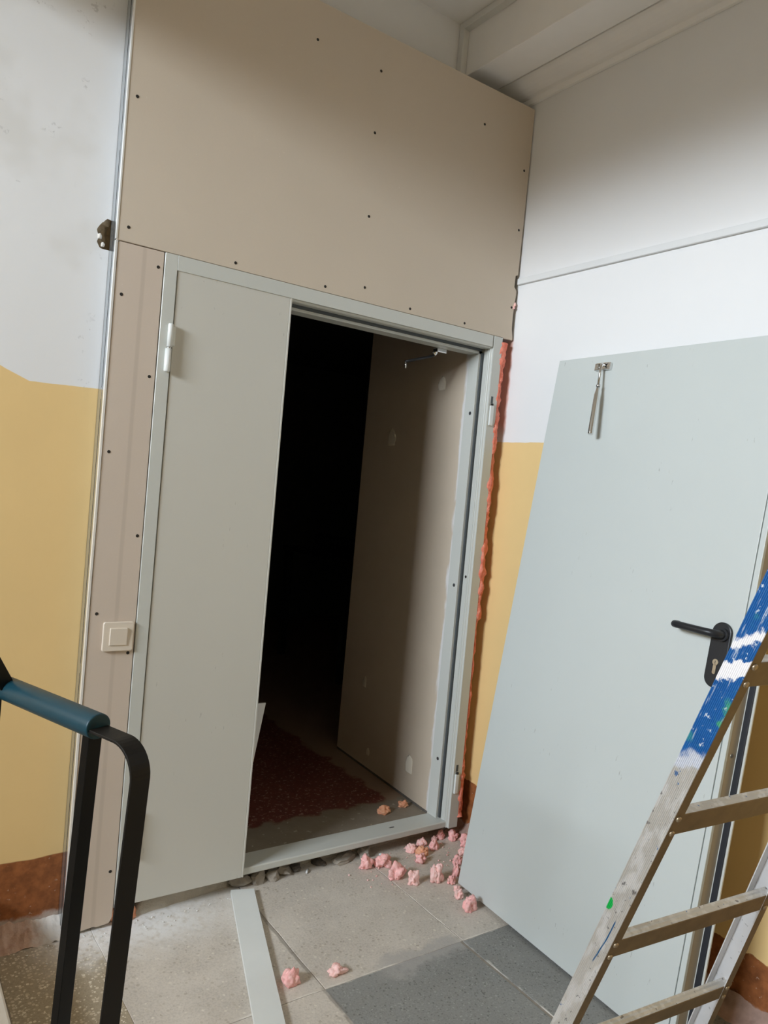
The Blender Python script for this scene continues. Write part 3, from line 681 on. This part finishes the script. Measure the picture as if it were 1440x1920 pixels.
# ------------------------------------------------------------------ dim room behind the doorway
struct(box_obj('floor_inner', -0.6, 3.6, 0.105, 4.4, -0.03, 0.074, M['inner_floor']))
iw = MB(); x0, y0, x1, y1 = 1.366, 0.1175, 1.411, 0.96
iw.add([(x0, y0, 0.085), (x1, y1, 0.085), (x1, y1, 2.6), (x0, y0, 2.6), (x0 + 0.12, y0, 0.085), (x1 + 0.12, y1, 0.085), (x1 + 0.12, y1, 2.6), (x0 + 0.12, y0, 2.6)],
       [(0, 1, 2, 3), (5, 4, 7, 6), (1, 5, 6, 2), (4, 0, 3, 7), (3, 2, 6, 7), (4, 5, 1, 0)])
iwo = struct(iw.build('wall_inner', M['inner_board']), 'tan plasterboard side wall just inside the doorway')
sk = MB(); d_ = Vector((x1 - x0, y1 - y0, 0)).normalized()
box_ = MB().add([(x0 - 0.001, y0, 0.07), (x1 - 0.001, y1, 0.07), (x1 + 0.08, y1, 0.07), (x0 + 0.08, y0, 0.07), (x0 + 0.001, y0, 0.088), (x1 + 0.001, y1, 0.088), (x1 + 0.08, y1, 0.088), (x0 + 0.08, y0, 0.088)],
                [(0, 1, 2, 3), (4, 5, 6, 7), (0, 1, 5, 4), (1, 2, 6, 5), (2, 3, 7, 6), (3, 0, 4, 7)])
box_.build('wall_foot', M['mortar_dark'], iwo)
for i, (y, z, r, ez) in enumerate(((0.305, 1.961, 0.030, 1.1), (0.686, 1.723, 0.036, 1.2), (0.74, 0.492, 0.018, 1.5), (0.648, 0.165, 0.014, 1.3), (0.291, 0.234, 0.03, 1.4))):
    l = lump(70 + i, 0.0030, r * 2, r * 2 * ez, 3, 0.45); o = l.build('filler_patch', M['filler'], iwo)
    o.location = (x0 + (x1 - x0) * (y - y0) / (y1 - y0) - 0.0006, y, z - r * ez); o.rotation_euler = (0, 0, -math.atan2(x1 - x0, y1 - y0))
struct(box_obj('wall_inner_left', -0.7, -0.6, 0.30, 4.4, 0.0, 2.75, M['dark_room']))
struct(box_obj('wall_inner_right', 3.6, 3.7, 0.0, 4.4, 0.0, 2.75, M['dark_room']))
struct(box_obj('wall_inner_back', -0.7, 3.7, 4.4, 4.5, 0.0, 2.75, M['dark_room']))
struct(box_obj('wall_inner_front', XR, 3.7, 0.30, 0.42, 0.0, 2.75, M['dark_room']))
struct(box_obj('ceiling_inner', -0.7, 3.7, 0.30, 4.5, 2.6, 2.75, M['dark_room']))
# white panel leaning behind the closed leaf
pb = MB().add([(0.30, 0.30, 0.075), (0.56, 0.30, 0.075), (0.604, 0.246, 0.597), (0.34, 0.246, 0.597), (0.30, 0.306, 0.075), (0.56, 0.306, 0.075), (0.604, 0.252, 0.597), (0.34, 0.252, 0.597)],
              [(0, 1, 2, 3), (7, 6, 5, 4), (0, 4, 5, 1), (1, 5, 6, 2), (2, 6, 7, 3), (3, 7, 4, 0)])
tag(pb.build('white_panel', M['trunk']), 'white panel leaning inside, one corner showing past the closed leaf', 'panel')
tb = empty('dark_table', (2.05, 2.9, 0.074)); tag(tb, 'dark table standing in the unlit room beyond the doorway', 'table')
MB().box(0, 0.8, -0.9, 0.1, 0.835, 0.870).build('tabletop', M['dark_wood'], tb, 0.006)
for x in (0.04, 0.76):
    for y in (-0.85, 0.05): box_obj('leg', x - 0.025, x + 0.025, y - 0.025, y + 0.025, 0.0, 0.835, M['dark_wood'], tb)
ro = MB().tube([(0, 0.1, 0.056), (0, 0.09, 0.056), (0, -0.75, 0.056)], [0.05, 0.056, 0.056], 20).build('dark_roll', M['handle']); ro.location = (2.38, 2.9, 0.944)
tag(ro, 'dark roll lying on the table in the unlit room', 'roll')

# ------------------------------------------------------------------ light switch
sw = empty('light_switch', (-0.0555, 0.0, 0.939)); tag(sw, 'cream square light switch with one rocker on the narrow plasterboard strip', 'switch')
def rounded(w_, h_, r, n=5):
    P = []
    for cx, cz, a0 in ((w_ / 2 - r, h_ / 2 - r, 0), (-w_ / 2 + r, h_ / 2 - r, 90), (-w_ / 2 + r, -h_ / 2 + r, 180), (w_ / 2 - r, -h_ / 2 + r, 270)):
        for k in range(n + 1):
            a = math.radians(a0 + 90 * k / n); P.append((cx + r * math.cos(a), cz + r * math.sin(a)))
    return P
MB().prism(rounded(0.094, 0.092, 0.007), lambda p, q, t: (p, t, q), -0.0105, 0.0).build('plate', M['cream'], sw, 0.003, 3)
rk = MB(); rp = rounded(0.054, 0.055, 0.002)
rk.add([(p, -0.0105, q) for p, q in rp] + [(p * 0.97, -0.0135 - 0.0035 * (q / 0.055 + 0.5), q * 0.97) for p, q in rp], [(i, (i + 1) % 24, 24 + (i + 1) % 24, 24 + i) for i in range(24)] + [tuple(range(24, 48))])
rk.build('rocker', M['cream'], sw, 0.001)

# ------------------------------------------------------------------ the removed door leaf leaning on the right wall
LU = Vector((-0.05488, -0.99848, -0.00551)); LV = Vector((0.12300, -0.01224, 0.99233)); LN = Vector((-0.99089, 0.05378, 0.12349))
LM = Matrix.Identity(4)
for i in range(3): LM[i][0] = LU[i]; LM[i][1] = -LN[i]; LM[i][2] = LV[i]
LM.translation = Vector((1.19236, -0.29846, -0.06088 + 0.0737 + 0.0005))
dl = empty('door_leaf', mat=LM); tag(dl, 'pale grey steel door leaf taken down and leaning on the right wall', 'door')
LW, LH, TH = 0.949, 2.020, 0.056
pn = MB().box(0, LW - 0.0195, 0.0, TH - 0.004, 0, LH).box(LW - 0.0195, LW - 0.0165, 0.006, TH - 0.004, 0, LH).box(LW - 0.0165, LW, 0.0, 0.012, 0, LH)
pn.build('panel', M['door'], dl, 0.0015, 2)
MB().box(LW - 0.0165, LW - 0.0005, 0.012, 0.050, 0, LH).build('edge', M['edge_tan'], dl)
MB().box(LW - 0.0165, LW + 0.027, 0.050, TH, 0, LH).build('back_flange', M['frame'], dl, 0.001, 1)
MB().box(LW + 0.004, LW + 0.021, 0.0455, 0.0505, 0, LH).build('rubber_seal', M['seal'], dl, 0.0015)
me = MB().tube([(LW - 0.001, 0.028, 0.825), (LW + 0.001, 0.028, 0.825)], 0.006, 12).build('edge_screw', M['nickel'], dl)
# lever handle on its plate; everything on it is laid out from HX
HX = -0.0095
hp = MB().prism([(0.886 + p, 1.087 + q) for p, q in rounded(0.060, 0.186, 0.0295, 8)], lambda p, q, t: (p, t, q), -0.010, 0.0).xform(lambda v: v + Vector((HX, 0, 0))).build('handle_plate', M['handle'], dl, 0.003, 2)
A = (0.893, -0.008, 1.145)
lv = [(0.893, -0.008, 1.145), (0.893, -0.030, 1.145), (0.890, -0.044, 1.145), (0.880, -0.053, 1.145), (0.865, -0.056, 1.145), (0.82, -0.056, 1.1455), (0.775, -0.056, 1.146), (0.762, -0.052, 1.146), (0.756, -0.042, 1.146), (0.755, -0.025, 1.146)]
MB().tube(lv, [0.014, 0.0125, 0.0115, 0.011, 0.011, 0.0105, 0.0105, 0.0105, 0.0105, 0.0105], 16).tube([(0.893, -0.009, 1.145), (0.893, -0.020, 1.145)], 0.0185, 20).xform(lambda v: v + Vector((HX, 0, 0))).build('lever', M['handle'], hp)
cy = MB().tube([(0.886, -0.0095, 1.066), (0.886, -0.0135, 1.066)], 0.0088, 20).box(0.8813, 0.8907, -0.0135, -0.0095, 1.037, 1.060).tube([(0.886, -0.0095, 1.037), (0.886, -0.0135, 1.037)], 0.0047, 12)
cyo = cy.xform(lambda v: v + Vector((HX, 0, 0))).build('lock_cylinder', M['nickel'], hp)
box_obj('keyhole', 0.8853 + HX, 0.8867 + HX, -0.0139, -0.013, 1.062, 1.070, M['hole'], cyo)
# chrome closer arm hanging from its bracket
br = MB().box(0.200, 0.272, -0.005, 0.0, 1.974, 1.996).box(0.200, 0.214, -0.012, 0.0, 1.972, 1.998).box(0.258, 0.272, -0.012, 0.0, 1.972, 1.998).box(0.206, 0.266, -0.013, -0.003, 1.993, 1.998).box(0.206, 0.266, -0.013, -0.003, 1.972, 1.977)
CZ = Vector((0, 0, -0.010))
bk = br.xform(lambda v: v + CZ).build('closer_bracket', M['chrome'], dl, 0.0015)
for x in (0.211, 0.261): MB().tube([(x, -0.004, 1.985), (x, -0.013, 1.985)], 0.005, 12).xform(lambda v: v + CZ).build('bracket_screw', M['chrome'], bk)
MB().tube([(0.240, -0.008, 1.990), (0.240, -0.020, 1.990), (0.2415, -0.024, 1.980), (0.2555, -0.033, 1.905)], [0.006, 0.006, 0.0045, 0.0045], 14).tube([(0.2550, -0.033, 1.910), (0.2562, -0.0335, 1.903)], 0.0075, 14).xform(lambda v: v + CZ).build('closer_rod', M['chrome'], bk)
MB().tube([(0.2562, -0.0335, 1.903), (0.2575, -0.0345, 1.890), (0.2600, -0.037, 1.872), (0.2800, -0.052, 1.732), (0.2808, -0.0525, 1.727)], [0.006, 0.0065, 0.0095, 0.0095, 0.009], 16).xform(lambda v: v + CZ).build('closer_arm', M['chrome'], bk)

# ------------------------------------------------------------------ step ladder
LO = Vector((0.3904, -1.5527, 0.6718)); e_ = Vector((0.993286, -0.113838, 0.020592)); r_ = Vector((-0.061954, -0.373127, 0.925709)); q_ = Vector((0.097697, 0.920770, 0.377675))
AM = Matrix.Identity(4)
for i in range(3): AM[i][0] = e_[i]; AM[i][1] = q_[i]; AM[i][2] = r_[i]
AM.translation = LO
la = empty('step_ladder', mat=AM); tag(la, 'paint-spattered aluminium stepladder in front of the leaning door leaf', 'ladder')
TAP1, TAP2, LWID, D_, T_, RH, RD, SP = -0.02714, -0.19088, 0.45267, 0.03994, 0.02144, 0.0452, 0.0195, 0.30
ZB, ZTOP = -0.742, 1.22
t_ = 0.0022
def chan(sgn):
    """channel section: web at 0, flanges towards +sgn"""
    nrib = 13; web = []
    for i in range(nrib * 4 + 1):
        y = D_ * i / (nrib * 4); web.append((-0.0007 if (i % 4) in (1, 2) else 0.0003, y))
    if True:
        P = web + [(T_, D_), (T_, D_ - t_), (t_, D_ - t_), (t_, t_), (T_, t_), (T_, 0.0)]
    return [(p * sgn, q) for p, q in P]
def floor_cut(x, y):
    """local z of the floor below a rail corner"""
    return -(LO.z + e_.z * x + q_.z * y) / r_.z
def rail(base, tap, sgn, mats, name):
    P = chan(sgn); mb = MB(); n = len(P); vs_ = []
    for p, q in P:
        x = base + p; z = floor_cut(x, q); z = floor_cut(x + tap * z, q) + 0.0005; vs_.append((x + tap * z, q, z))
    for p, q in P: vs_.append((base + p + tap * ZTOP, q, ZTOP))
    mb.add(vs_, [(i, (i + 1) % n, n + (i + 1) % n, n + i) for i in range(n)] + [tuple(range(n))[::-1], tuple(range(n, 2 * n))])
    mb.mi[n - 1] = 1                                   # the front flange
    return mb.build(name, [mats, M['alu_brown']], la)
rl = rail(0.0, TAP1, 1, M['alu_blue'], 'rail'); rl['label'] = 'rail with worn blue paint on its upper half'
rr = rail(LWID, TAP2, -1, M['alu_white'], 'rail'); rr['label'] = 'whitewashed rail'
def rvt(x, y, z, par): MB().tube([(x, y + 0.001, z), (x, y - 0.0025, z), (x, y - 0.004, z)], [0.0055, 0.0055, 0.003], 12).build('rivet', M['rivet'], par)
for k in range(-2, 4):
    z = k * SP; xa = TAP1 * z + 0.0025; xb = LWID + TAP2 * z - 0.0025
    rg = MB()
    prof = [(0.0008, z), (RD, z), (RD, z + RH), (RD * 0.75, z + RH - 0.0012), (RD * 0.5, z + RH), (RD * 0.25, z + RH - 0.0012), (0.0008, z + RH)]
    rg.prism(prof, lambda p, q, t: (t, p, q), xa, xb)
    rg.mi[len(prof) - 1] = 1                           # the mottled brown front face
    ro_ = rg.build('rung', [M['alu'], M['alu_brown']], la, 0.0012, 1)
    for zz in (z + 0.008, z + RH - 0.006):
        rvt(TAP1 * zz + 0.010, 0.0, zz, ro_); rvt(LWID + TAP2 * zz - 0.012, 0.0, zz, ro_)
# rear legs of the ladder, top cap, tie
apex_y = 0.0
for xb_, tp, nm in ((0.0, TAP1, 'rear_leg'), (LWID, TAP2, 'rear_leg')):
    top = LO + e_ * (xb_ + tp * ZTOP) + r_ * ZTOP; bot = top + Vector((0.04 if tp > -0.1 else 0.1, -0.62, -top.z + 0.0125))
    sgn = Vector((1, 0, 0)); mb = MB(); pr = [(-0.011, -0.02), (0.011, -0.02), (0.011, 0.02), (-0.011, 0.02)]
    inv = AM.inverted(); mb.sweep([inv @ (top - Vector((0, 0.02, 0))), inv @ bot], pr, inv.to_3x3() @ Vector((1, 0, 0)), 0, False); mb.build(nm, M['alu'], la)
xa, xb = TAP1 * ZTOP, LWID + TAP2 * ZTOP
MB().box(xa - 0.005, xb + 0.005, -0.05, D_ + 0.01, ZTOP - 0.01, ZTOP + 0.012).build('top_cap', M['alu'], la, 0.003)

# ------------------------------------------------------------------ stair railing at the left
sr = empty('stair_railing', (-0.40, -1.02, 0.012)); tag(sr, 'black steel stair railing with a blue plastic handrail and bent end bar', 'railing')
E_ = Vector((-0.373, -1.028, 1.012)); dn = Vector((0.353, -0.9356, 0.0)); pp = Vector((0.9356, 0.353, 0.0))
ORG = Vector((-0.40, -1.02, 0.012))
def L(v): return Vector(v) - ORG
far = E_ - dn * 0.305
oval = [(0.0245 * math.cos(a), 0.0225 * math.sin(a)) for a in [6.28319 * k / 24 for k in range(24)]]
MB().sweep([L(far), L(E_ - dn * 0.006), L(E_)], oval, pp).build('handrail', M['blue'], sr, 0.002, 2)
# flat bar that continues and bends down to the floor
path = [E_ - dn * 0.02 + Vector((0, 0, -0.004))]
c0 = E_ + dn * 0.066 + Vector((0, 0, -0.004))
path += [E_ + dn * 0.03 + Vector((0, 0, -0.004))]
Rb = 0.055
for k in range(0, 11):
    a = math.pi / 2 * k / 10; path.append(c0 + dn * (Rb * math.sin(a)) + Vector((0, 0, -Rb * (1 - math.cos(a)))))
last = path[-1]
lean = Vector((-0.045, 0.0, -1.0))
path += [last + lean * 0.25, last + lean * 0.5, last + lean * ((last.z - 0.0125))]
flat = [(-0.0195, -0.0025), (0.0195, -0.0025), (0.0195, 0.0025), (-0.0195, 0.0025)]
MB().sweep([L(p) for p in path], flat, pp, 0, False).build('end_bar', M['black_brown'], sr, 0.0008, 1)
ptop = E_ - dn * 0.016 + Vector((0, 0, -0.015)); pbot = ptop + Vector((-0.030, 0.006, 0)); pbot.z = 0.0125
sqp = [(-0.0135, -0.010), (0.0135, -0.010), (0.0135, 0.010), (-0.0135, 0.010)]
MB().sweep([L(ptop), L(pbot)], sqp, pp, 0, False).build('post', M['black'], sr, 0.001, 1)
# second post and the rising bar at the picture's left border
f2 = far - dn * 0.012 + pp * (-0.009)
MB().sweep([L(f2 + Vector((-0.002, 0, 0.012))), L(Vector((f2.x - 0.012, f2.y, 0.0125)))], [(-0.020, -0.012), (0.006, -0.012), (0.006, 0.012), (-0.020, 0.012)], pp, 0, False).build('post', M['black'], sr, 0.001, 1)
MB().sweep([L(far + pp * (-0.012) + dn * 0.01 + Vector((0, 0, 0.010))), L(far + pp * (-0.17) - dn * 0.02 + Vector((0, 0, 0.30)))], [(-0.020, -0.014), (0.020, -0.014), (0.020, 0.014), (-0.020, 0.014)], dn, 0, False).build('rising_bar', M['black'], sr, 0.001, 1)
MB().box(-0.035, 0.035, -0.03, 0.03, 0.0, 0.006).xform(lambda v: v + L(Vector((pbot.x, pbot.y, 0.012)))).build('foot_plate', M['black'], sr)

# ------------------------------------------------------------------ loose white strip on the floor
sdir = Vector((-0.306, -0.952, 0)); ang = math.atan2(sdir.x, -sdir.y)
stp = empty('metal_strip', (0.448, 0.000, 0.0)); stp.rotation_euler = (0, 0, ang)
tag(stp, 'long white metal strip with a folded lip lying loose on the floor', 'strip')
MB().box(-0.0405, 0.0405, -1.25, 0.0, 0.0135, 0.0150).build('face', M['hinge'], stp)
MB().box(-0.0405, -0.039, -1.25, 0.0, 0.0005, 0.0135).box(0.039, 0.0405, -1.25, 0.0, 0.0005, 0.0135).build('lip', M['hinge'], stp)

# ------------------------------------------------------------------ torn foam lumps on the floor
FO = [  # x, y, z, width, height, material, label
 (0.948, -0.036, 0, .050, .050, 'foam', 'round pink foam lump, leftmost of those just below the door sill'),
 (1.022, -0.052, 0, .072, .042, 'foam', 'wide pink foam lump just below the sill with a pointed left end'),
 (1.013, -0.150, 0, .068, .060, 'foam', 'largest pink foam lump, lying across the start of the floor crack'),
 (1.047, -0.213, 0, .040, .048, 'foam_pale', 'upright knobbly pink foam lump right of the largest lump'),
 (1.196, 0.000, 0, .046, .028, 'foam_pale', 'pale pink foam lump at the left end of the heap under the sill'),
 (1.214, -0.046, 0, .048, .032, 'foam_orange', 'orange-tinged foam lump in the heap below the sill'),
 (1.172, -0.094, 0, .046, .032, 'foam', 'pink foam lump in front of the orange-tinged one'),
 (1.262, 0.018, 0, .044, .030, 'foam_pale', 'pale pink foam lump behind the orange-tinged one'),
 (1.296, -0.020, 0, .044, .034, 'foam', 'pink foam lump right of the orange-tinged one'),
 (1.343, 0.034, 0, .026, .018, 'foam_pale', 'smallest pink foam lump under the right end of the sill'),
 (1.382, 0.040, 0, .036, .032, 'foam', 'pink foam lump under the right end of the sill'),
 (1.425, 0.010, 0, .044, .036, 'foam', 'round pink foam lump at the foot of the right door jamb'),
 (1.438, -0.060, 0, .048, .046, 'foam', 'folded pink foam lump between the door jamb and the leaning leaf'),
 (1.372, -0.117, 0, .034, .028, 'foam_pale', 'pink foam scrap half hidden by the leaning leaf edge'),
 (1.300, -0.170, 0, .040, .036, 'foam', 'rounded pink foam lump touching the leaning leaf edge halfway down'),
 (1.236, -0.236, 0, .036, .046, 'foam', 'tall pink foam lump at the leaning leaf near its lower corner'),
 (1.140, -0.233, 0, .055, .064, 'foam_pale', 'tall curled pink foam lump standing on the slab by the leaning leaf'),
 (1.184, -0.270, 0, .034, .028, 'foam', 'small pink foam lump right of the tall curled one'),
 (1.172, -0.318, 0, .028, .016, 'foam_pale', 'flat pink foam scrap at the lower corner of the leaning leaf'),
 (1.145, -0.361, 0, .036, .030, 'foam_pale', 'small pale pink foam lump below the leaning leaf corner'),
 (1.128, -0.436, 0, .052, .046, 'foam', 'hooked pink foam lump in front of the leaning leaf bottom edge'),
 (0.378, -0.502, 0, .050, .048, 'foam', 'round pink foam lump beside the loose white strip'),
 (0.525, -0.524, 0, .058, .026, 'foam_pale', 'oblong pink foam lump by the dark slab, right of the white strip'),
 (1.195, 0.203, .074, .055, .030, 'foam_orange', 'orange foam lump inside the doorway, the left one of two'),
 (1.310, 0.226, .074, .038, .026, 'foam_orange', 'small orange foam lump inside the doorway near the side wall'),
]
for i, (x, y, z, wd, ht, m, lab) in enumerate(FO):
    o = lump(200 + i * 3, wd * 1.18, wd * (0.98 if wd < 0.055 else 0.8), ht * 1.12, 4, 1.0).build('foam_lump', M[m]); o.location = (x, y, z)
    tag(o, lab, 'foam', 'torn foam lumps on the floor')
cr = MB(); rnd = random.Random(8)
for i in range(70):
    x = rnd.gauss(1.25, 0.16); y = rnd.gauss(-0.04, 0.10)
    if i > 55: x, y = rnd.gauss(0.98, 0.06), rnd.gauss(-0.13, 0.06)
    if x > 1.46 or y > 0.05 or (x > 1.20 + 0.3 * (y + 0.28) and y < -0.2): continue
    l = lump(400 + i, rnd.uniform(.003, .009), rnd.uniform(.003, .008), rnd.uniform(.002, .006), 1); cr.add([(a + x, b + y, c) for a, b, c in l.v], l.f, 0, True)
co = cr.build('foam_crumbs', M['foam_pale']); co['kind'] = 'stuff'; co['label'] = 'scatter of tiny pink foam crumbs below the door sill'; co['category'] = 'crumbs'
pc = MB()
for i in range(120):
    x = rnd.gauss(-0.02, 0.12); y = rnd.gauss(-0.02, 0.035)
    if i > 80: x, y = rnd.uniform(0.09, 0.40), rnd.gauss(-0.01, 0.012) + 0.03 * (rnd.random())
    if not (-0.33 < x < 0.42) or y > 0.0: continue
    l = lump(600 + i, rnd.uniform(.002, .008), rnd.uniform(.002, .006), rnd.uniform(.001, .004), 1); pc.add([(a + x, b + y, c) for a, b, c in l.v], l.f)
po = pc.build('plaster_debris', M['white']); po['kind'] = 'stuff'; po['label'] = 'white plaster crumbs along the foot of the partition'; po['category'] = 'debris'
